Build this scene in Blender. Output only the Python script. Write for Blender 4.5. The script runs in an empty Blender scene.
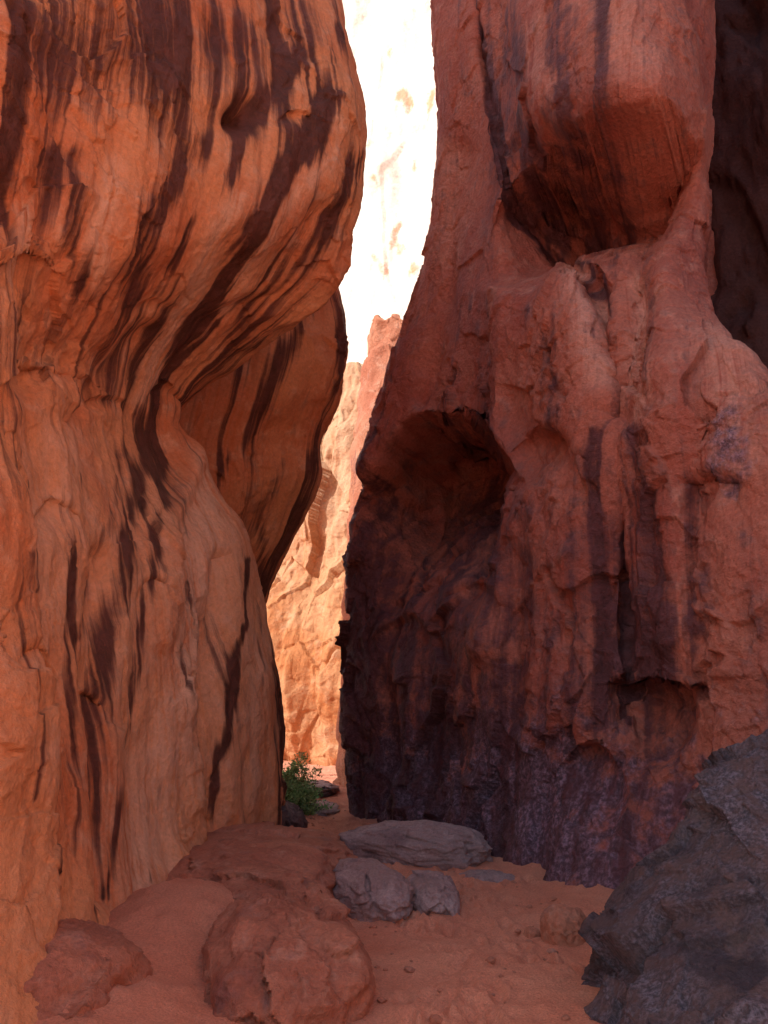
import bpy, math, numpy as np
from mathutils import Vector
rng=np.random.default_rng(7)
PITCH=math.radians(16.0); CP,SP=math.cos(PITCH),math.sin(PITCH); F=28/36*1024; H=1.6
def W(px,py,Y):
    dx=(px-384)/F; dy=(512-py)/F; t=Y/(CP-dy*SP)
    return (dx*t, Y, H+t*(SP+dy*CP))
def proj(P):
    x,y,z=P[:,0],P[:,1],P[:,2]-H
    d=y*CP+z*SP; u=-y*SP+z*CP
    d=np.where(d<0.3,0.3,d)
    return 384+F*x/d, 512-F*u/d
# ---------- noise
_perm=rng.permutation(256); _perm=np.concatenate([_perm,_perm,_perm])
_g=rng.normal(size=(256,3)); _g/=np.linalg.norm(_g,axis=1)[:,None]
def noise3(p,seed=0):
    p=p+seed*17.31; i=np.floor(p).astype(np.int64); f=p-i; i&=255
    w=f*f*f*(f*(f*6-15)+10); r=0
    for a in (0,1):
        for b in (0,1):
            for c in (0,1):
                h=_perm[_perm[_perm[(i[:,0]+a)&255]+((i[:,1]+b)&255)]+((i[:,2]+c)&255)]
                g=_g[h]; d=(g*(f-np.array([a,b,c]))).sum(1)
                r=r+d*(w[:,0] if a else 1-w[:,0])*(w[:,1] if b else 1-w[:,1])*(w[:,2] if c else 1-w[:,2])
    return r*1.5
def fbm(p,o=4,seed=0,gain=.5):
    r=0;a=1
    for k in range(o):
        r=r+a*noise3(p*(2.03**k),seed+k); a*=gain
    return r
_cell=rng.random((256,3)); _ct=rng.normal(size=(256,3))*.6; _co=rng.normal(size=256)
def facet(p,seed=0,tilt=1.0,off=.35):
    p=p+seed*9.7; b=np.floor(p).astype(np.int64); best=np.full(len(p),1e9); val=np.zeros(len(p))
    for a in (-1,0,1):
        for bb in (-1,0,1):
            for c in (-1,0,1):
                ci=b+np.array([a,bb,c]); k=ci&255
                h=_perm[_perm[_perm[k[:,0]]+k[:,1]]+k[:,2]]
                dv=p-(ci+_cell[h]); d=(dv**2).sum(1)
                m=d<best; best=np.where(m,d,best)
                val=np.where(m,_co[h]*off+(dv*_ct[h]).sum(1)*tilt,val)
    return val
def sst(a,b,x):
    t=np.clip((x-a)/(b-a),0,1); return t*t*(3-2*t)
# ---------- patches
def cr_axis(C,t):
    n=C.shape[0]; i=np.clip(np.floor(t).astype(int),0,n-2); f=(t-i)[:,None,None]
    g=lambda k:C[np.clip(k,0,n-1)]
    p0,p1,p2,p3=g(i-1),g(i),g(i+1),g(i+2)
    return .5*((2*p1)+(-p0+p2)*f+(2*p0-5*p1+4*p2-p3)*f*f+(-p0+3*p1-3*p2+p3)*f**3)
def segs(l):
    o=[]
    for k,n in enumerate(l): o.append(k+np.arange(n)/n)
    o.append([len(l)]); return np.concatenate(o)
def grid_mesh(name,P,nr,nc,uv,attrs,mat,smooth=True,flip=False):
    me=bpy.data.meshes.new(name); n=nr*nc
    idx=np.arange(n).reshape(nr,nc)
    q=np.stack([idx[:-1,:-1],idx[1:,:-1],idx[1:,1:],idx[:-1,1:]],-1).reshape(-1,4)
    if flip: q=q[:,::-1]
    me.vertices.add(n); me.vertices.foreach_set('co',P.astype(np.float32).ravel())
    me.loops.add(q.size); me.loops.foreach_set('vertex_index',q.astype(np.int32).ravel())
    me.polygons.add(len(q)); me.polygons.foreach_set('loop_start',(np.arange(len(q))*4).astype(np.int32))
    me.update(calc_edges=True)
    me.polygons.foreach_set('use_smooth',np.full(len(q),smooth))
    l=me.uv_layers.new(name='flow'); l.data.foreach_set('uv',uv[q.ravel()].astype(np.float32).ravel())
    for k,v in attrs.items():
        a=me.attributes.new(k,'FLOAT','POINT'); a.data.foreach_set('value',v.astype(np.float32))
    me.materials.append(mat); me.update()
    ob=bpy.data.objects.new(name,me); bpy.context.collection.objects.link(ob); return ob
def seg_dist(px,py,pts):
    best=np.full(len(px),1e9)
    for (x0,y0),(x1,y1) in zip(pts[:-1],pts[1:]):
        vx,vy=x1-x0,y1-y0; t=np.clip(((px-x0)*vx+(py-y0)*vy)/(vx*vx+vy*vy+1e-9),0,1)
        best=np.minimum(best,np.hypot(px-x0-t*vx,py-y0-t*vy))
    return best
def patch(name,C,su,sv,mat,disp,sculpt=None,attr=None,sign=1,streak=.5,us=4.0,vf=.055,wob=.05):
    C=np.array(C,float); assert len(sv)==C.shape[0]-1 and len(su)==C.shape[1]-1,(name,C.shape,len(sv),len(su))
    tu,tv=segs(su),segs(sv)
    A=cr_axis(C,tv); A=cr_axis(A.transpose(1,0,2),tu).transpose(1,0,2)
    nr,nc=A.shape[:2]
    def normals(A):
        du=np.gradient(A,axis=1); dv=np.gradient(A,axis=0); N=np.cross(du,dv); N/=np.linalg.norm(N,axis=2)[...,None]+1e-9
        return (N*sign).reshape(-1,3)
    P=A.reshape(-1,3); U,V=np.meshgrid(tu,tv); uv=np.stack([U.ravel(),V.ravel()],1)
    px,py=proj(P)
    if sculpt is not None: P=P+sculpt(P,px,py)
    N=normals(P.reshape(nr,nc,3))
    P=P+N*disp(P,uv,px,py)[:,None]
    at={} if attr is None else attr(P,uv,px,py)
    for k in ('varn_shade','pale','grey'): at.setdefault(k,np.zeros(len(P)))
    uv=uv+np.stack([wob*fbm(P*.4,2,31)+.008*fbm(P*3,2,33),.2*fbm(P*.9,2,32)],1)
    at['varn_shade']=at['varn_shade']+streak*(fbm(np.stack([uv[:,0]*us,uv[:,1]*vf,np.zeros(len(P))],1),3,50,.7)+.25*fbm(P*.6,2,58))
    at['tone']=.5+.55*fbm(P*.45,3,55)
    return grid_mesh(name,P,nr,nc,uv,at,mat)
# ---------- materials
def rock_mat(name,ca,cb,cpale,cvarn,cgrey=(.16,.14,.15),streak=.5,bump=.5,rough=.72,sc=1.0,us=16.0,spec=.3,vmax=.95,grain=.45,gmod=(.78,1.18),mott=.8,vr=(.14,.56),vs=.2):
    m=bpy.data.materials.new(name); m.use_nodes=True; nt=m.node_tree; N=nt.nodes; L=nt.links; N.clear()
    def nd(t,**k):
        n=N.new(t)
        for a,b in k.items(): setattr(n,a,b)
        return n
    def noise(vec,s,d=6,r=.55):
        n=nd('ShaderNodeTexNoise'); n.inputs['Scale'].default_value=s; n.inputs['Detail'].default_value=d
        n.inputs['Roughness'].default_value=r; L.new(vec,n.inputs['Vector']); return n.outputs['Fac']
    def mr(v,a,b,c=0,d=1,sm=True):
        n=nd('ShaderNodeMapRange'); n.interpolation_type='SMOOTHSTEP' if sm else 'LINEAR'
        for i,x in zip(('From Min','From Max','To Min','To Max'),(a,b,c,d)): n.inputs[i].default_value=x
        L.new(v,n.inputs['Value']); return n.outputs['Result']
    def math_(op,a,b=None,clamp=False):
        n=nd('ShaderNodeMath',operation=op); n.use_clamp=clamp
        for i,x in enumerate((a,b)):
            if x is None: continue
            if isinstance(x,(int,float)): n.inputs[i].default_value=x
            else: L.new(x,n.inputs[i])
        return n.outputs[0]
    def mix(f,a,b,bt='MIX'):
        n=nd('ShaderNodeMix',data_type='RGBA',blend_type=bt)
        for s,x in ((0,f),(6,a),(7,b)):
            if isinstance(x,(int,float)): n.inputs[s].default_value=x
            elif isinstance(x,tuple): n.inputs[s].default_value=(*x,1)
            else: L.new(x,n.inputs[s])
        return n.outputs[2]
    def attr(a): n=nd('ShaderNodeAttribute',attribute_name=a); return n.outputs['Fac']
    tc=nd('ShaderNodeTexCoord'); ob=tc.outputs['Object']
    uvn=nd('ShaderNodeUVMap',uv_map='flow')
    mp=nd('ShaderNodeMapping'); mp.inputs['Scale'].default_value=(us,vs,1); L.new(uvn.outputs[0],mp.inputs['Vector'])
    s2=noise(mp.outputs[0],1.0,4,.65)
    n2=noise(ob,3.0*sc,8,.66); n3=noise(ob,19*sc,4,.72)
    col=mix(mr(attr('tone'),.25,.75),ca,cb)
    col=mix(mr(n2,.50,.70,0,.6),col,cpale)
    pm=math_('MULTIPLY',attr('pale'),mr(math_('ADD',s2,math_('MULTIPLY',n2,.6)),.55,.85))
    col=mix(math_('MULTIPLY',pm,1.0,True),col,cpale)
    gm=mr(math_('ADD',attr('grey'),math_('MULTIPLY',math_('SUBTRACT',n2,.5),1.6)),.30,.70)
    col=mix(gm,col,mix(mr(n3,.42,.62),cgrey,tuple(min(1,c*2.4) for c in cgrey)))
    v=math_('ADD',attr('varn_shade'),math_('MULTIPLY',math_('SUBTRACT',s2,.5),2.8*streak))
    v=math_('ADD',v,math_('MULTIPLY',math_('SUBTRACT',n2,.5),mott))
    vf=mr(v,vr[0],vr[1],0,vmax)
    col=mix(vf,col,mix(mr(n2,.35,.65),cvarn,tuple(c*2.0 for c in cvarn)))
    mm=mr(n3,.3,.7,gmod[0],gmod[1],False); cc=nd('ShaderNodeCombineColor')
    for i in range(3): L.new(mm,cc.inputs[i])
    col=mix(1.0,col,cc.outputs[0],'MULTIPLY')
    b=nd('ShaderNodeBsdfPrincipled'); L.new(col,b.inputs['Base Color'])
    L.new(mr(vf,0,1,rough,rough-.2),b.inputs['Roughness']); b.inputs['Specular IOR Level'].default_value=spec
    h=math_('ADD',math_('MULTIPLY',n2,1.0),math_('MULTIPLY',n3,grain))
    bp=nd('ShaderNodeBump'); bp.inputs['Strength'].default_value=bump; bp.inputs['Distance'].default_value=.14/sc; L.new(h,bp.inputs['Height'])
    L.new(bp.outputs[0],b.inputs['Normal'])
    o=nd('ShaderNodeOutputMaterial'); L.new(b.outputs[0],o.inputs[0]); return m
M_left=rock_mat('orange_sandstone',(.68,.235,.095),(.80,.38,.18),(.86,.55,.37),(.065,.024,.020),streak=.42,bump=.65,us=13,grain=.2,gmod=(.86,1.12),mott=.55,vr=(.12,.60))
M_right=rock_mat('red_sandstone',(.44,.13,.10),(.58,.205,.145),(.80,.43,.34),(.085,.036,.044),cgrey=(.155,.11,.155),streak=.32,bump=1.0,us=9,grain=.25,mott=1.6,vr=(.12,.72))
M_spire=rock_mat('spire_sandstone',(.46,.16,.09),(.56,.25,.15),(.70,.42,.30),(.18,.07,.05),streak=.32,bump=.8,us=9,grain=.25,mott=1.2)
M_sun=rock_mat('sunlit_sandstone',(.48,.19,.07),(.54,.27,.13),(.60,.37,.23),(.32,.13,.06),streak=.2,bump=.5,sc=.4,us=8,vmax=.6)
M_bright=rock_mat('blown_out_sandstone',(.88,.80,.70),(.90,.84,.76),(.92,.88,.82),(.36,.15,.07),streak=.1,bump=.25,sc=.25,us=8,mott=2.2,vmax=.9)  # near-white base paints the sun's overexposure into the orange rock
M_dark=rock_mat('shade_dark_sandstone',(.10,.045,.045),(.14,.07,.065),(.17,.09,.085),(.035,.02,.025),streak=.4,bump=.6,sc=.7)  # low base colours paint the wall's shade into the rock
M_bould=rock_mat('grey_boulder_rock',(.15,.11,.12),(.21,.165,.18),(.46,.41,.44),(.045,.038,.05),cgrey=(.09,.088,.12),streak=0,bump=.9,sc=2.0,mott=1.6)
M_slab=rock_mat('slab_rock',(.40,.29,.29),(.50,.39,.40),(.66,.56,.58),(.14,.09,.10),streak=.0,bump=.7,sc=2.0,mott=1.2)
M_redslab=rock_mat('red_slab_rock',(.48,.20,.135),(.60,.27,.18),(.68,.42,.32),(.18,.08,.07),streak=.0,bump=.7,sc=1.6,mott=1.2)
# ---------- LEFT NEAR FIN
def wrow(py,pxs,Ys):
    pys=py if hasattr(py,'__len__') else [py]*len(pxs)
    return [W(a,b,c) for a,b,c in zip(pxs,pys,Ys)]
LN=[wrow(-330,[-260,-60,30,110,180,240,290],[3.8,5.2,6.3,7.4,8.4,9.2,9.9]),
 wrow(-120,[-220,-30,55,135,205,270,322],[4.0,5.2,6.2,7.2,8.1,8.9,9.7]),
 wrow(0,[-200,0,80,160,235,300,345],[4.1,5.2,6.1,7.0,7.9,8.7,9.6]),
 wrow(60,[-200,0,80,165,245,312,361],[4.1,5.2,6.1,7.0,7.85,8.6,9.5]),
 wrow(120,[-200,0,80,165,245,318,369],[4.2,5.2,6.1,7.0,7.85,8.6,9.5]),
 wrow(190,[-200,0,75,155,235,308,360],[4.2,5.2,6.1,7.0,7.9,8.7,9.6]),
 wrow(240,[-200,0,70,145,220,290,343],[4.3,5.2,6.1,7.0,8.0,8.9,9.8]),
 wrow(285,[-200,0,60,125,190,260,322],[4.3,5.3,6.2,7.2,8.3,9.3,10.0]),
 wrow(330,[-200,0,50,105,160,215,268],[4.3,5.3,6.3,7.4,8.6,9.6,10.3]),
 wrow(380,[-200,0,45,90,135,178,216],[4.3,5.3,6.3,7.5,8.8,9.8,10.6]),
 wrow(430,[-200,0,40,80,120,158,190],[4.3,5.3,6.3,7.5,8.8,9.9,10.8]),
 wrow(490,[-200,0,45,90,135,178,214],[4.3,5.3,6.3,7.4,8.7,9.9,11.0]),
 wrow(550,[-200,0,50,100,155,205,248],[4.3,5.3,6.3,7.4,8.6,9.9,11.3]),
 wrow(620,[-200,0,52,105,162,216,262],[4.3,5.3,6.3,7.4,8.6,10,11.8]),
 wrow(700,[-200,0,55,112,170,228,279],[4.3,5.3,6.3,7.4,8.7,10.2,12.2]),
 wrow(780,[-200,0,58,118,176,232,281],[4.35,5.3,6.3,7.4,8.7,10.3,12.5]),
 wrow(850,[-200,0,60,120,180,235,280],[4.3,5.2,6.2,7.2,8.5,10.3,12.5]),
 wrow(940,[-200,0,65,125,190,250,300],[4.1,4.9,5.9,6.8,7.8,9.2,10.9]),
 wrow(1100,[-200,0,65,125,190,250,300],[3.7,4.4,5.2,5.8,6.6,7.6,9])]
def extend_left(rows):
    out=[]
    for r in rows:
        r=[np.array(p) for p in r]; a=r[0]; s=r[-1]
        pre=[np.array((a[0]-12,1.5,a[2])),np.array((a[0]-3.0,-.2,a[2])),np.array((a[0]-.6,1.4,a[2]))]
        post=[s+(-.45,.8,0),s+(-2.2,1.6,0),s+(-12,2.5,0)]
        out.append(pre+r+post)
    return out
LN=extend_left(LN)
t0=[np.array((p[0]-1.0,p[1],max(p[2]+2,19.5))) for p in LN[0]]
t1=[np.array((p[0]-4.0,p[1],22.5)) for p in LN[0]]
t2=[np.array((p[0]-14.0,p[1],22)) for p in LN[0]]
LN=[t2,t1,t0]+LN
def disp_left(P,uv,px,py):
    w=np.stack([P[:,0],P[:,1],P[:,2]*.55],1)
    fl=np.stack([uv[:,0]*1.6,uv[:,1]*.22,np.zeros(len(P))],1)
    d=.20*fbm(w*.45,3,1)+.10*fbm(fl+.25*fbm(w*.6,2,9)[:,None],4,3)
    q=P*1.0+.35*np.stack([fbm(P*.9,2,4),fbm(P*.9,2,5),fbm(P*.9,2,6)],1)
    msk=sst(-.15,.3,fbm(P*.35,2,12))
    d+=.075*facet(q*np.array([1.1,1.1,.7]),2)*(.2+.8*msk)+.030*facet(q*3.1,3)*(.1+.9*msk)+.008*facet(q*7,8)*(.1+.9*msk)
    d+=.022*fbm(P*3,3,7)
    return d
def sc_left(P,px,py):
    o=np.zeros_like(P); D=np.array((-.9,.45,0))
    def dab(cx,cy,rx,ry,a):
        g=np.exp(-((px-cx)/rx)**2-((py-cy)/ry)**2); o[:]+=g[:,None]*a*D
    dab(247,115,16,14,.45); dab(70,360,35,18,.2); dab(20,190,25,40,.18); dab(10,420,25,60,.2)
    dab(205,395,30,40,.25)
    for cx,cy,rx,ry,a in [(60,365,40,26,.10),(160,300,22,16,.08),(35,255,26,30,.08),(110,395,18,12,.08),(60,500,14,26,.06),(180,385,22,14,.10),(300,110,20,14,.08),(95,690,12,30,.06),(30,640,18,24,.06),(150,575,12,22,.05)]:
        ly=cy+((px-cx)/rx)**2*ry*.5
        o+=(a*np.exp(-np.abs((px-cx)/rx)**4)*sst(0,2.5,py-ly)*(1-sst(ry*.1,ry*1.6,py-ly)))[:,None]*D
    for pts,w,a in [([(320,210),(250,330),(195,420)],16,.22),([(150,330),(70,420)],8,.1),([(200,440),(170,520),(160,640)],9,-.12),
        ([(215,560),(205,700),(215,860)],10,.15),([(100,560),(90,760),(95,900)],14,.14)]:
        o+=(np.exp(-(seg_dist(px,py,pts)/w)**2)*a)[:,None]*D
    return o
def at_left(P,uv,px,py):
    jx=px+6*fbm(P*.6,2,20)+1.5*fbm(P*4,2,23); jy=py+14*fbm(P*.8,3,21)
    v=np.full(len(P),-.02)-.10*sst(600,800,py); pl=.25*sst(420,560,py)*sst(60,130,px)  # lower pale lift adds painted warm glow to the rock's pale tone
    for pts,w,a in [([(330,100),(270,200),(215,300),(168,400),(140,480),(118,600),(100,720),(92,900)],12,.75),
        ([(200,140),(150,230),(130,330),(105,390)],16,.6),([(368,150),(318,240),(255,310),(200,395)],12,.55),
        ([(165,460),(145,620),(128,750),(114,900)],6,.6),([(300,50),(240,150),(190,250),(160,330),(130,420),(100,560),(85,640)],9,.55),
        ([(240,560),(228,660),(216,760),(218,840)],4,.8),([(276,640),(279,720),(270,830)],10,.8),([(70,160),(85,290)],14,.55),
        ([(5,240),(5,500)],14,.35),([(75,480),(66,680),(55,860)],5,.5),([(20,120),(15,200)],14,.5),([(340,40),(300,150),(255,230)],8,.45),
        ([(185,580),(172,740),(160,880)],3.5,.5),([(40,640),(33,880)],4,.45),([(15,560),(12,800)],5,.4),([(205,620),(196,800)],2.5,.4),([(255,600),(252,760)],3,.5)]:
        v+=a*np.exp(-(seg_dist(jx,jy,pts)/w)**2)
    for cx,cy,rx,ry,a in [(90,40,150,85,.55),(300,30,70,40,.35),(220,80,60,60,.3),(290,330,40,40,.3),(250,120,30,25,.4),(40,330,60,50,.15)]:
        v+=a*np.exp(-((jx-cx)/rx)**2-((jy-cy)/ry)**2)
    for pts,w,a in [([(110,170),(95,280)],12,.8),([(40,200),(32,280)],7,.9),([(235,200),(190,300),(150,400)],9,.8),([(205,470),(195,600),(165,760),(150,900)],20,.6),
        ([(330,150),(280,220),(225,310)],8,.7),([(60,440),(50,620)],22,.5),([(250,640),(245,800)],9,.4)]:
        pl+=a*np.exp(-(seg_dist(jx,jy,pts)/w)**2); v-=.3*a*np.exp(-(seg_dist(jx,jy,pts)/w)**2)
    return {'varn_shade':v,'pale':pl+.15}
patch('sandstone_fin',LN,[6,8,10]+[30]+[60]*5+[24,12,6],[6,6,8,14,24]+[38]*15+[40],M_left,disp_left,sc_left,at_left,streak=.5,us=4.6)
# ---------- LEFT MID FIN
LM=[wrow(150,[100,150,200,250,290],[12,12.6,13.2,13.8,14.4]),
 wrow(240,[120,170,220,270,312],[12,12.5,13,13.5,14.2]),
 wrow(290,[130,180,235,288,336],[12,12.4,12.9,13.4,14.2]),
 wrow(340,[130,180,240,298,349],[12,12.4,12.9,13.4,14.2]),
 wrow(390,[120,175,230,288,340],[12,12.5,13,13.5,14.3]),
 wrow(440,[110,165,215,270,320],[12.2,12.7,13.3,13.9,14.6]),
 wrow(480,[110,165,215,270,319],[12.3,12.8,13.4,14,14.7]),
 wrow(530,[105,155,205,255,299],[12.5,13.1,13.8,14.5,15.1]),
 wrow(580,[100,145,190,235,272],[12.8,13.4,14.1,14.9,15.6]),
 wrow(640,[100,140,180,222,258],[13,13.6,14.3,15,15.8]),
 wrow(740,[100,145,185,228,268],[13,13.6,14.3,15,15.8]),
 wrow(860,[100,145,190,235,278],[12.5,13,13.5,14.5,15.2])]
LM=[[np.array(p) for p in r] for r in LM]
LM=[[r[0]+(-6,0,0)]+r+[r[-1]+(-.5,.8,0),r[-1]+(-3,1.8,0),r[-1]+(-12,2.5,0)] for r in LM]
LM=[[p+(-8,0,1.0) for p in LM[0]],[p+(-1,0,1.5) for p in LM[0]]]+LM
def at_mid(P,uv,px,py):
    v=np.full(len(P),.02); jx=px+7*fbm(P*.9,2,20); jy=py+9*fbm(P*1.1,3,21)
    for pts,w,a in [([(345,330),(300,420),(262,520),(262,590)],8,.4),([(320,300),(260,390),(225,470)],10,.4),([(325,440),(290,520),(262,590)],12,.45),([(340,300),(345,380)],10,.3)]:
        v+=a*np.exp(-(seg_dist(jx,jy,pts)/w)**2)
    return {'varn_shade':v,'pale':np.full(len(P),.2)}
patch('sandstone_fin',LM,[6]+[36]*4+[20,8,4],[6,10]+[30]*11,M_left,lambda P,uv,px,py:.8*disp_left(P,uv,px,py),None,at_mid,streak=.5,us=4)
# ---------- RIGHT FIN
RF=[(wrow(-420,[432,475,525,580,640,690,725],[13.4,12.8,12.1,11.2,10.4,10.2,10.6]),0),
 (wrow(-160,[431,472,520,572,630,680,718],[13.1,12.4,11.6,10.7,9.8,9.6,10.2]),0),
 (wrow(0,[434,470,515,565,620,670,712],[13,12.2,11.4,10.2,9.2,9.0,9.8]),0),
 (wrow(65,[439,472,512,562,618,670,716],[13,12.2,11.3,10.1,9.0,8.8,9.7]),0),
 (wrow(130,[441,474,510,560,615,668,718],[13.1,12.2,11.2,10,9.0,8.8,9.8]),0),
 (wrow(200,[436,470,508,560,618,668,715],[13.3,12.4,11.3,10.3,9.7,9.3,9.8]),0),
 (wrow(255,[424,460,510,565,618,665,707],[13.6,12.6,11.3,10.3,9.6,9.2,9.7]),0),
 (wrow(290,[417,455,510,568,620,665,702],[13.8,12.7,11.3,10.2,9.5,9.0,9.4]),0),
 (wrow([335,335,335,335,335,333,325],[404,448,510,570,622,672,716],[14,12.8,11.2,10.0,9.3,8.7,8.6]),[(750,362,8.2),(850,470,7.0),(1150,640,5.2)]),
 (wrow([390,390,390,390,390,388,378],[385,440,505,572,624,675,735],[14.4,13.1,11.3,9.9,9.2,8.4,8.0]),[(780,425,7.4),(900,520,6.4),(1200,680,5)]),
 (wrow(450,[368,425,495,568,624,680,740],[14.7,13.5,11.6,9.9,9.2,8.4,7.7]),[(800,470,7.1),(920,540,6.1),(1250,700,4.8)]),
 (wrow(520,[351,410,480,560,625,685,745],[14.9,13.4,11.4,9.9,9.2,8.4,7.6]),[(805,530,7.0),(930,600,6.0),(1250,740,4.7)]),
 (wrow(600,[350,407,480,560,626,688,748],[15,13.5,11.4,9.9,9.2,8.3,7.5]),[(810,610,6.9),(940,660,5.9),(1250,780,4.6)]),
 (wrow(680,[346,405,478,558,626,690,750],[15.1,13.6,11.4,9.8,9.0,8.2,7.4]),[(815,690,6.8),(950,720,5.8),(1250,820,4.5)]),
 (wrow(760,[343,402,475,555,624,692,755],[15.2,13.7,11.5,9.8,8.9,8.1,7.3]),[(820,770,6.6),(960,800,5.6),(1250,880,4.4)]),
 (wrow(830,[342,400,470,548,618,692,760],[15.2,13.5,11.3,9.6,8.7,7.8,7.0]),[(830,850,6.3),(970,900,5.3),(1250,980,4.2)]),
 (wrow(960,[335,392,460,540,610,692,770],[14.6,12.8,10.6,8.9,8.0,7.1,6.3]),[(840,980,5.8),(980,1020,4.9),(1250,1100,4.0)])]
R2=[]
for r,e in RF:
    r=[np.array(p) for p in r]; s=r[0]; z=r[-1]
    pre=[s+(14,5,0),s+(3.0,2.6,0),s+(.4,.9,0)]
    if e==0: post=[z+(.10,.8,0),z+(.6,2.6,0),z+(1.3,5,0),z+(2.0,8,0)]
    else:
        post=[np.array(W(*q)) for q in e]; l=post[-1]; post.append(np.array((l[0]+5,1.5,l[2])))
    R2.append(pre+r+post)
RFC=[[p+(8,3,9) for p in R2[0]],[p+(.5,.3,6) for p in R2[0]]]+R2
DR=np.array((.45,.88,0.0))
def sc_right(P,px,py):
    jx=px+6*fbm(P*1.0,3,40); jy=py+6*fbm(P*1.0,3,41)
    a=np.zeros(len(P))
    def cave(cx,cy,rx,ry,amt,lip,sharp=9,tail=1.0,p=4):
        ly=lip(jx); side=np.exp(-np.abs((jx-cx)/rx)**p)
        return amt*side*sst(0,sharp,jy-ly)*(1-sst(ry*.1,ry*tail,jy-ly))
    # overhanging block: underside steps back sharply, deepest at its left corner
    a+=cave(598,190,88,150,2.1,lambda x:132-(x-600)*.10+((x-610)/80.)**4*16,6,p=6)
    a+=.8*np.exp(-((jx-560)/40)**2-((jy-185)/46)**2)*sst(134,148,jy)
    a-=.60*np.exp(-((jx-612)/96)**8-((jy-62)/78)**8)
    a-=.45*np.exp(-((jx-674)/18)**2-((jy-180)/70)**2)
    # long smooth panel and the gutter beside it
    a-=.32*np.exp(-((jx-(545+.12*(jy-300)))/46)**4-((jy-330)/120)**2)
    a+=cave(552,440,30,80,.4,lambda x:425+((x-555)/30.)**2*14,8,p=3)
    a+=cave(434,470,62,210,3.2,lambda x:412+np.abs((x-432)/50.)**2*26-(x-430)*.18,10)
    a+=cave(372,500,16,110,.5,lambda x:470+0*x,16)
    a+=cave(655,690,38,90,.55,lambda x:682+.02*(x-650),6,p=3)
    a+=cave(592,760,26,90,.25,lambda x:742+((x-592)/26.)**2*18,8,p=3)
    a+=cave(470,590,30,90,.2,lambda x:575+((x-470)/24.)**2*10,12)
    a+=cave(400,650,34,90,.2,lambda x:610+((x-400)/24.)**2*10,12)
    a+=cave(720,470,28,70,.25,lambda x:460+((x-720)/24.)**2*10,8,p=3)
    for pts,w,am in [([(508,190),(555,232),(600,290),(614,360),(618,420)],7,.42),([(640,240),(640,330),(632,420)],15,.3),
       ([(622,420),(624,560),(628,690)],3.5,.26),([(478,0),(485,60),(497,150),(506,190)],3,.2),
       ([(660,330),(668,480),(665,640)],20,-.18),([(500,300),(494,420),(498,520),(488,640)],16,-.38),([(520,560),(515,720)],14,.18),
       ([(570,560),(575,720)],16,-.15),([(700,430),(705,600)],12,.15),([(455,150),(445,300),(420,400)],9,.2),
       ([(430,600),(425,760)],12,.15),([(385,600),(382,760)],9,.2)]:
        a+=am*np.exp(-(seg_dist(jx,jy,pts)/w)**2)
    return a[:,None]*DR
def disp_right(P,uv,px,py):
    w=np.stack([P[:,0],P[:,1],P[:,2]*.4],1)
    q=P+.3*np.stack([fbm(P*.8,2,4),fbm(P*.8,2,5),fbm(P*.8,2,6)],1)
    low=sst(200,480,py); msk=.35+.65*sst(-.2,.25,fbm(P*.4,2,14))
    d=.22*fbm(w*.5,2,1)+.04*(1-2*np.abs(fbm(w*1.1,2,2)))*(.4+.6*low)
    d+=(.06+.07*low)*facet(q*np.array([.9,.9,.5]),2)+msk*((.034+.05*low)*facet(q*np.array([2.1,2.1,1.2]),3)+(.012+.018*low)*facet(q*4.8,5)+.006*facet(q*10,6))
    d+=.02*fbm(P*3,3,7)
    return d
def at_right(P,uv,px,py):
    jx=px+9*fbm(P*1.0,3,20); jy=py+12*fbm(P*1.3,3,21)
    v=np.full(len(P),.08); pl=np.full(len(P),.15)
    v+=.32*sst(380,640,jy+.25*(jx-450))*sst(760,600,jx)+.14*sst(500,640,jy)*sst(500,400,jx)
    for pts,w,a in [([(520,20),(530,110),(520,180)],12,.35),([(600,0),(615,120)],10,.35),([(560,0),(566,130)],6,.2),
       ([(540,320),(560,420)],14,.35),([(600,440),(606,720)],8,.4),([(650,440),(656,680)],9,.4),
       ([(480,420),(485,580)],10,.3),([(505,190),(560,225),(602,290)],5,.5),([(690,470),(695,640)],7,.25)]:
        v+=a*np.exp(-(seg_dist(jx,jy,pts)/w)**2)
    kx=px+2.5*fbm(P*1.5,2,22)
    for pts,w,a in [([(478,-100),(478,0),(485,60),(497,150),(506,190)],3.2,1.5),([(622,420),(624,560),(626,720)],2.6,1.0)]:
        v+=a*np.exp(-(seg_dist(kx,py,pts)/w)**2)
    for cx,cy,rx,ry,a in [(565,180,65,45,.6),(430,470,60,60,.35),(640,650,60,40,.3),(500,100,40,60,.2),(360,600,20,150,.3),(570,60,60,60,.2)]:  # alcove and cave spots paint recess shade into the varnish mask
        v+=a*np.exp(-((jx-cx)/rx)**2-((jy-cy)/ry)**2)
    for pts,w,a in [([(560,240),(585,300),(600,380)],14,.9),([(640,280),(650,420)],12,.8),([(600,20),(640,90)],30,.5),([(720,350),(740,450)],25,.6),([(540,60),(560,120)],14,.5),([(450,150),(440,260)],12,.5)]:
        pl+=a*np.exp(-(seg_dist(jx,jy,pts)/w)**2)
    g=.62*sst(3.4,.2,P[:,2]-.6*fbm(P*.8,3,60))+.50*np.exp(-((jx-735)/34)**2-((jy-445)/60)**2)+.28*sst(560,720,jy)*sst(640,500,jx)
    return {'varn_shade':v,'pale':pl,'grey':g}
patch('red_sandstone_fin',RFC,[5,10,20]+[64]*6+[32,26,12,5],[6,10,14,16]+[46]*14,M_right,disp_right,sc_right,at_right,streak=.27,us=3.2,vf=.1)
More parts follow.
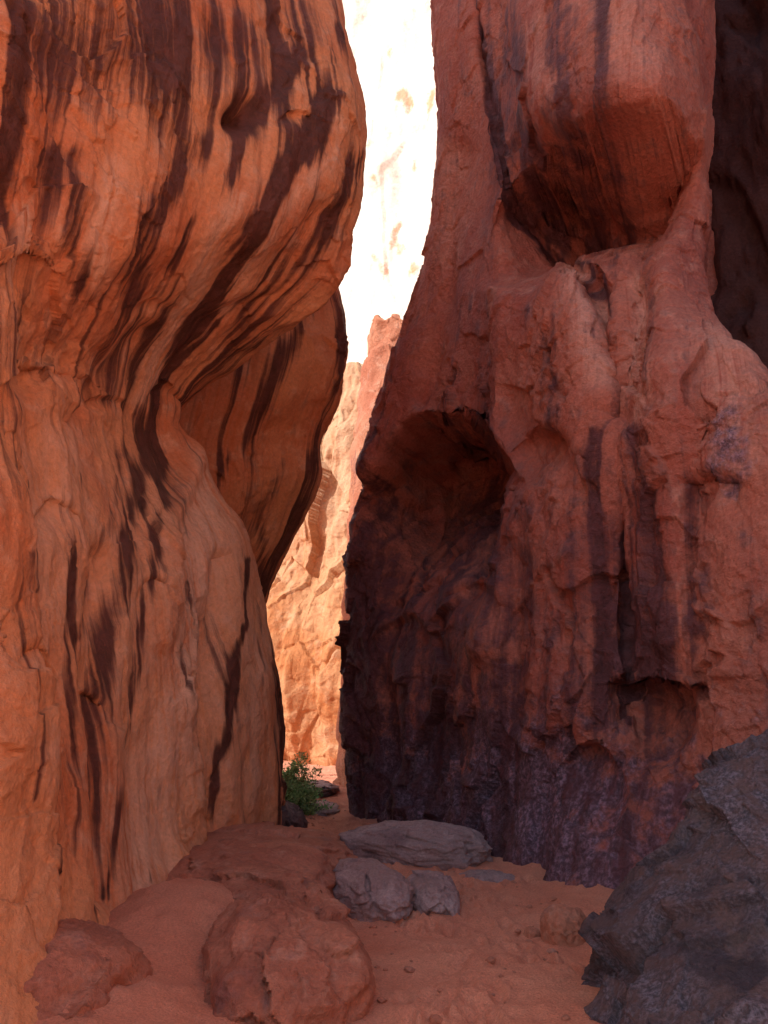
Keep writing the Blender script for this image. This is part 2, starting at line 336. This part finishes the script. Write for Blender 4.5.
# ---------- spire / fin behind right
SPR=[wrow([318,322,316,330],[377,386,397,420],[21,20.6,20.4,20]),wrow([335,335,335,335],[373,386,400,425],[21,20.6,20.3,20]),
 wrow(390,[368,385,402,430],[21,20.4,20.2,20]),wrow(450,[356,378,402,430],[21,20.4,20.2,20]),wrow(560,[350,375,402,430],[21,20.4,20.2,20]),
 wrow(700,[345,372,402,430],[21,20.4,20.2,20]),wrow(830,[342,370,402,430],[21,20.4,20.2,20])]
SPR=[[np.array(p) for p in r] for r in SPR]
SPR=[[r[0]+(6,3,0),r[0]+(.4,1,0)]+r+[r[-1]+(3,0,0)] for r in SPR]
SPR=[[p+(.3,1.5,-.4) for p in SPR[0]]]+SPR
patch('sandstone_spire',SPR,[5,12]+[24]*3+[6],[6]+[30]*6,M_spire,lambda P,uv,px,py:.12*fbm(P*.8,4,2)+.06*facet(P,4))
# ---------- far sunlit walls
def far_disp(s,a,f=.10,g=.35):
    return lambda P,uv,px,py:a*(.6*fbm(P*np.array([1,1,.45])*s,4,2)+g*facet(P*np.array([1,1,.4])*s*1.3,4)+f*facet(P*s*3.5,5))
FW=[[(-18,40,z),(-9.5,35.5,z),(-5.5,33,z),(-3.8,31.8,z),(-2.4,30.8,z),(-.5,29.2,z),(4,26,z)] for z in (17.2,14,11,8.5,6,3.5,1,-1)]
for i,zo in enumerate((.8,.5,.3,.1,-.7,-1.1,-.6,.2)):
    FW[i]=[(x+.4*zo,y+1.3*zo,z) for x,y,z in FW[i]]
FW=[[(x,y+3,z+.5) for x,y,z in FW[0]]]+FW
patch('sunlit_sandstone_wall',FW,[20,30,70,80,80,20],[10]+[60]*7,M_sun,far_disp(.5,.9,.06),streak=.2,us=2,attr=lambda P,uv,px,py:{'pale':.9*sst(6,11,P[:,2]),'varn_shade':.15*fbm(P*.6,3,8)})
BW=[[(-22,56,z),(-10,48,z),(-2,42,z),(6,36,z),(14,30,z),(26,21,z)] for z in (78,70,60,50,40,30,20,10,-1)]
BW=[[(x+4,y+8,z) for x,y,z in BW[0]]]+BW
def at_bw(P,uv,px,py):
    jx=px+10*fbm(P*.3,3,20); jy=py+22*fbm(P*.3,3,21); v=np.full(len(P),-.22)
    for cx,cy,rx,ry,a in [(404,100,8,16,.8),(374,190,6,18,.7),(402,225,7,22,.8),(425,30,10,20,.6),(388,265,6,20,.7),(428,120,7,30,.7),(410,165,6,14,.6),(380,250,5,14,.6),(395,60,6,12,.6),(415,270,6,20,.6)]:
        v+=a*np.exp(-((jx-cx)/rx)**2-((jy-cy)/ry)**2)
    return {'varn_shade':v-.3*sst(385,360,px)}
patch('blown_out_sandstone_cliff',BW,[20,60,100,60,20],[6]+[50]*8,M_bright,far_disp(.22,1.2,0,.12),attr=at_bw,streak=.12,us=2)
# unseen canyon wall added behind right of the viewpoint, bounces sunlight left
CW=[[(4.5,1.5,z),(6.0,-2,z),(7.0,-7,z),(8,-13,z),(9.5,-22,z),(14,-32,z)] for z in (20,16,12,8,4,-1)]
CW=[[(x+5,y,z+2) for x,y,z in CW[0]]]+[[(x+.07*z,y,z) for (x,y,z) in r] for r in CW]
patch('unseen_bounce_wall',CW,[20]*5,[6]+[16]*5,M_left,far_disp(.4,.8))
# ---------- dark wall upper right
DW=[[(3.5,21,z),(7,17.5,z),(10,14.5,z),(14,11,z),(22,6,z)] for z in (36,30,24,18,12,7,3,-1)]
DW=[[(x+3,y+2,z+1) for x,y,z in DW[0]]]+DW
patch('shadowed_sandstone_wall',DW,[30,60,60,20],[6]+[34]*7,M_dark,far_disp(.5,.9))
# ---------- grey foreground rock on right
GB=[[(950,660,6.6),(790,760,6.9),(715,810,7.0),(668,880,6.9),(630,935,6.7),(600,990,6.3),(592,1060,6),(590,1150,5.6)],
 [(950,600,5.5),(772,737,5.9),(702,785,6.1),(656,850,6.1),(616,915,6.0),(590,970,5.8),(582,1030,5.5),(578,1120,5.0)],
 [(980,700,4.9),(815,800,5.3),(750,835,5.4),(705,890,5.4),(665,950,5.3),(635,1005,5.1),(618,1060,4.9),(610,1140,4.5)],
 [(1050,820,4.3),(880,880,4.7),(810,920,4.8),(765,960,4.8),(725,1010,4.6),(700,1060,4.5),(680,1110,4.3),(670,1180,4)],
 [(1200,1000,3.6),(1000,1000,3.9),(920,1040,4),(860,1080,4),(820,1110,3.9),(790,1150,3.8),(770,1190,3.7),(760,1240,3.5)]]
GB=[[W(*p) for p in r] for r in GB]
def disp_b(P,uv,px,py):
    q=P+.2*np.stack([fbm(P*1.5,2,4),fbm(P*1.5,2,5),fbm(P*1.5,2,6)],1)
    return .14*facet(q*1.1,12)+.045*facet(q*2.6,6)+.010*facet(q*6.5,7)+.05*fbm(P*2,4,3)
patch('grey_boulder',GB,[30]+[70]*6,[40,90,90,40],M_bould,disp_b,None,lambda P,uv,px,py:{'varn_shade':.12+.45*fbm(P*1.6,4,8),'pale':np.zeros(len(P)),'grey':np.full(len(P),.50)},sign=1,streak=0)
# ---------- boulders
def boulder(name,c,r,mat,rotz=0,seed=0,fa=.16,res=110,attrs=None,pw=2.8):
    th=np.linspace(0.001,math.pi-.001,res); ph=np.linspace(0,2*math.pi,res*2)
    T,Ph=np.meshgrid(th,ph,indexing='ij')
    D=np.stack([np.sin(T)*np.cos(Ph),np.sin(T)*np.sin(Ph),np.cos(T)],-1).reshape(-1,3)
    k=1/(np.abs(D)**pw).sum(1)**(1/pw)
    q=D*1.2+seed*3.3+.15*fbm(D*2,2,seed)[:,None]
    d=1+fa*facet(q,seed)+.4*fa*facet(q*2.6,seed+1)+.12*fa*facet(q*7,seed+2)+.10*fbm(D*1.4+seed,4,seed)+.015*fbm(D*9,3,seed)
    P=D*(k*d)[:,None]*np.array(r)
    c_,s_=math.cos(rotz),math.sin(rotz); P=P@np.array([[c_,s_,0],[-s_,c_,0],[0,0,1]])+np.array(c)
    nr,nc=T.shape; uv=np.stack([Ph.ravel(),T.ravel()],1)
    at={'varn_shade':.0+.4*fbm(P*2,3,seed),'pale':np.zeros(len(P)),'grey':np.zeros(len(P)),'tone':.5+.5*fbm(P*1.5,3,seed)}
    if attrs: at.update({k:np.full(len(P),v) for k,v in attrs.items()})
    return grid_mesh(name,P,nr,nc,uv,at,mat)
boulder('slab_boulder',(.36,10.8,.28),(1.02,.50,.32),M_slab,-.55,1,.08,pw=2.5)
boulder('slab_boulder',(-.17,8.55,.13),(.37,.95,.30),M_slab,.22,2,.07,pw=2.4)
boulder('slab_boulder',(.45,8.4,.10),(.27,.62,.25),M_slab,.1,3,.07,pw=2.4)
boulder('slab_boulder',(1.15,9.6,.06),(.30,.35,.14),M_slab,.2,13,.1)
boulder('red_boulder',(-.74,6.25,-.05),(.58,1.10,.52),M_redslab,.2,4,.10,pw=2.7)
boulder('red_boulder',(-2.32,5.5,.0),(.80,.9,.52),M_redslab,.4,5,.08,pw=2.6)
boulder('sandstone_ledge',(-1.40,9.6,.22),(.95,1.7,.38),M_redslab,.1,6,.10,pw=3.0)
boulder('sandstone_ledge',(-1.1,7.9,.16),(.5,.8,.32),M_redslab,.5,7,.10,pw=3.0)
boulder('sandstone_ledge',(-.78,8.0,.12),(.26,.40,.20),M_redslab,.5,17,.12,pw=3.0)
boulder('dark_boulder',(-1.66,13.4,.22),(.40,1.0,.40),M_bould,0,8,attrs={'grey':.3})
boulder('slab_boulder',(-1.75,20,.50),(.6,1.6,.16),M_slab,.1,9)
boulder('slab_boulder',(-1.25,16.5,.30),(.38,1.2,.12),M_slab,.1,10)
boulder('stone',(1.42,6.95,.15),(.15,.17,.18),M_redslab,.3,11,.10,res=60)
boulder('stone',(1.20,7.15,.08),(.06,.07,.06),M_redslab,.3,12,.10,res=40)
# ---------- ground
def axis(lo,hi,c0,c1,n,far):
    core=np.linspace(c0,c1,n); a=c0-np.geomspace(.1,c0-lo,far)[::-1]; b=c1+np.geomspace(.1,hi-c1,far); return np.concatenate([a,core,b])
gx=axis(-400,400,-3.5,3.5,360,30); gy=axis(-400,500,4,26,600,30)
def ground_z(x,y,extra=True):
    G=np.stack([x,y,np.zeros(len(x))],1)
    near=np.exp(-(np.maximum(np.hypot(x,y-12)-14,0)/12)**2)
    z=.03*(np.clip(y,5,40)-5)
    cen=np.interp(y,[4,6,9,12,16,20,26],[.45,.5,.2,-.6,-1.3,-1.6,-2.2])
    z=z+near*(.10*np.clip(np.abs(x-cen)-.7,0,1.5)**1.3)+.25*np.exp(-((x+1.6)/.6)**2-((y-7.2)/1.0)**2)
    return z+near*(.05*fbm(G*.9,3,70)+.026*fbm(G*3.2,3,71)+.016*np.abs(fbm(G*6.5,2,72)))
X,Y=np.meshgrid(gx,gy); G=np.stack([X.ravel(),Y.ravel(),np.zeros(X.size)],1)
x,y=G[:,0],G[:,1]
z=ground_z(x,y)
for k in range(190):
    fy=rng.uniform(4.6,15); fx=np.interp(fy,[4,6,9,12,16],[.55,.6,.95,-.3,-1.2])+rng.normal()*.38
    a=rng.normal()*.5; dx=x-fx; dy=y-fy; m=(np.abs(dx)<.3)&(np.abs(dy)<.3)
    u=dx[m]*math.cos(a)+dy[m]*math.sin(a); v=-dx[m]*math.sin(a)+dy[m]*math.cos(a)
    r=np.sqrt((u/.055)**2+(v/.13)**2); z[m]+=-.034*np.exp(-r**4)+.016*np.exp(-((r-1.35)/.35)**2)
G[:,2]=z
def sand_mat():
    m=bpy.data.materials.new('red_sand'); m.use_nodes=True; nt=m.node_tree; N=nt.nodes; L=nt.links; b=N['Principled BSDF']
    tc=N.new('ShaderNodeTexCoord'); 
    def no(s,d,r=.6):
        n=N.new('ShaderNodeTexNoise'); n.inputs['Scale'].default_value=s; n.inputs['Detail'].default_value=d; n.inputs['Roughness'].default_value=r; L.new(tc.outputs['Object'],n.inputs[0]); return n.outputs['Fac']
    a=no(1.2,4); c=no(60,3,.8); r=N.new('ShaderNodeValToRGB'); r.color_ramp.elements[0].position=.3; r.color_ramp.elements[0].color=(.74,.30,.19,1); r.color_ramp.elements[1].position=.7; r.color_ramp.elements[1].color=(.86,.43,.29,1)
    L.new(a,r.inputs[0]); mx=N.new('ShaderNodeMix'); mx.data_type='RGBA'; mx.blend_type='MULTIPLY'; mx.inputs[0].default_value=1
    mr=N.new('ShaderNodeMapRange'); mr.inputs[1].default_value=.3; mr.inputs[2].default_value=.7; mr.inputs[3].default_value=.75; mr.inputs[4].default_value=1.15; L.new(c,mr.inputs[0])
    L.new(r.outputs[0],mx.inputs[6]); L.new(mr.outputs[0],mx.inputs[7]); L.new(mx.outputs[2],b.inputs['Base Color']); b.inputs['Roughness'].default_value=.95
    ad=N.new('ShaderNodeMath'); ad.operation='MULTIPLY_ADD'; L.new(no(14,4,.7),ad.inputs[0]); ad.inputs[1].default_value=1.8; L.new(c,ad.inputs[2])
    bp=N.new('ShaderNodeBump'); bp.inputs['Strength'].default_value=.6; bp.inputs['Distance'].default_value=.04; L.new(ad.outputs[0],bp.inputs['Height']); L.new(bp.outputs[0],b.inputs['Normal']); return m
grid_mesh('sand_ground',G,len(gy),len(gx),G[:,:2],{},sand_mat(),flip=True)
# gravel: one object
def gravel():
    r=np.random.default_rng(5)
    base=np.array([(1,0,0),(-1,0,0),(0,1,0),(0,-1,0),(0,0,1),(0,0,-1),(.6,.6,.5),(-.6,.6,.5),(-.6,-.6,.5),(.6,-.6,.5),(.6,.6,-.5),(-.6,.6,-.5),(-.6,-.6,-.5),(.6,-.6,-.5)],float)
    import bmesh
    bm=bmesh.new()
    n=170; ys=4.8+r.random(n)**1.3*11; cx=np.interp(ys,[4,6,9,12,16],[.4,.4,.7,-.3,-1.2]); side=r.choice([-1,1],n)
    xs=cx+side*np.abs(r.normal(size=n)*.35+.55); zs=ground_z(xs,ys)
    for i in range(n):
        s=.012+.03*r.random()**3; vs=[bm.verts.new(tuple(b*s*(.75+.5*r.random())*np.array((1.2,1,.7))+(xs[i],ys[i],zs[i]+s*.25))) for b in base]
        bmesh.ops.convex_hull(bm,input=vs)
    me=bpy.data.meshes.new('gravel'); bm.to_mesh(me); bm.free(); me.materials.append(M_redslab)
    for k in ('varn_shade','pale','grey','tone'):
        a=me.attributes.new(k,'FLOAT','POINT'); a.data.foreach_set('value',np.full(len(me.vertices),.15 if k!='tone' else .5,dtype=np.float32))
    me.uv_layers.new(name='flow'); o=bpy.data.objects.new('gravel',me); bpy.context.collection.objects.link(o)
gravel()
# ---------- shrub
def shrub(name,c,R,n,seed):
    r=np.random.default_rng(seed); V=[];Fc=[];mi=[]
    def tube(a,b,ra,rb):
        a=np.array(a);b=np.array(b);d=b-a;d/=np.linalg.norm(d);s=np.cross(d,(.3,.5,.8));s/=np.linalg.norm(s);t=np.cross(d,s);i=len(V)
        for p,q in((a,ra),(b,rb)):
            for k in range(5):
                an=k*2*math.pi/5;V.append(p+q*(s*math.cos(an)+t*math.sin(an)))
        for k in range(5): Fc.append((i+k,i+(k+1)%5,i+5+(k+1)%5,i+5+k));mi.append(0)
    tips=[]
    for k in range(24):
        an=r.uniform(0,2*math.pi);el=r.uniform(.2,1.4);L=r.uniform(.55,1.1)
        p=np.array(c,float);d=np.array((math.cos(an)*math.cos(el)*R[0],math.sin(an)*math.cos(el)*R[1],math.sin(el)*R[2]))*L
        pts=[p]
        for s in range(1,5):
            q=p+d*s/4+r.normal(size=3)*.03*s; tube(pts[-1],q,.018*(1.1-s*.2),.018*(.9-s*.2)+.002);pts.append(q); tips+= [q]*(s)
    for k in range(n):
        q=tips[r.integers(len(tips))]+r.normal(size=3)*np.array([.06,.06,.055]);d=r.normal(size=3)+(0,0,.6);d/=np.linalg.norm(d);s=np.cross(d,r.normal(size=3));s/=np.linalg.norm(s)
        l=r.uniform(.04,.09);w=l*.22;i=len(V);V.extend([q,q+d*l*.5+s*w,q+d*l,q+d*l*.5-s*w]);Fc.append((i,i+1,i+2,i+3));mi.append(1+int(r.random()<.3))
    me=bpy.data.meshes.new(name);me.from_pydata([tuple(v) for v in V],[],Fc)
    for nm,col in(('bark',(.12,.08,.05,1)),('leaf_green',(.30,.52,.22,1)),('leaf_dark',(.17,.32,.13,1))):
        m=bpy.data.materials.new(nm);m.use_nodes=True;b=m.node_tree.nodes['Principled BSDF'];nz=m.node_tree.nodes.new('ShaderNodeTexNoise');nz.inputs['Scale'].default_value=4
        cr=m.node_tree.nodes.new('ShaderNodeValToRGB');cr.color_ramp.elements[0].color=tuple(c_*.6 for c_ in col[:3])+(1,);cr.color_ramp.elements[1].color=tuple(c_*1.5 for c_ in col[:3])+(1,)
        m.node_tree.links.new(nz.outputs[0],cr.inputs[0]);m.node_tree.links.new(cr.outputs[0],b.inputs['Base Color']);b.inputs['Roughness'].default_value=.6;me.materials.append(m)
    me.polygons.foreach_set('material_index',mi);me.update();o=bpy.data.objects.new(name,me);bpy.context.collection.objects.link(o)
shrub('green_shrub',(-1.78,15.4,.12),(.75,.5,.85),8000,3)
shrub('green_shrub',(-2.0,18.0,.4),(.6,.6,.7),4000,4)
# ---------- light
sd=Vector((-.72,-.33,.61)).normalized()
w=bpy.data.worlds.new('World'); bpy.context.scene.world=w; w.use_nodes=True; nt=w.node_tree
sky=nt.nodes.new('ShaderNodeTexSky'); sky.sky_type='NISHITA'; sky.sun_disc=False; sky.dust_density=3.0
sky.sun_elevation=math.asin(sd.z); sky.sun_rotation=math.atan2(sd.x,sd.y)
nt.links.new(sky.outputs[0],nt.nodes['Background'].inputs[0]); nt.nodes['Background'].inputs[1].default_value=.15
sl=bpy.data.lights.new('sun','SUN'); sl.energy=5; sl.angle=math.radians(.5); sl.color=(1,.95,.87)
so=bpy.data.objects.new('sun',sl); so.rotation_euler=sd.to_track_quat('Z','Y').to_euler(); bpy.context.collection.objects.link(so)
cd=bpy.data.cameras.new('camera'); cd.sensor_fit='VERTICAL'; cd.sensor_height=36; cd.sensor_width=27; cd.lens=28; cd.clip_end=3000
co=bpy.data.objects.new('camera',cd); co.location=(0,0,H); co.rotation_euler=(math.radians(90)+PITCH,0,0); bpy.context.collection.objects.link(co)
sc=bpy.context.scene; sc.camera=co; sc.view_settings.view_transform='Standard'; sc.view_settings.look='None'; sc.view_settings.exposure=0
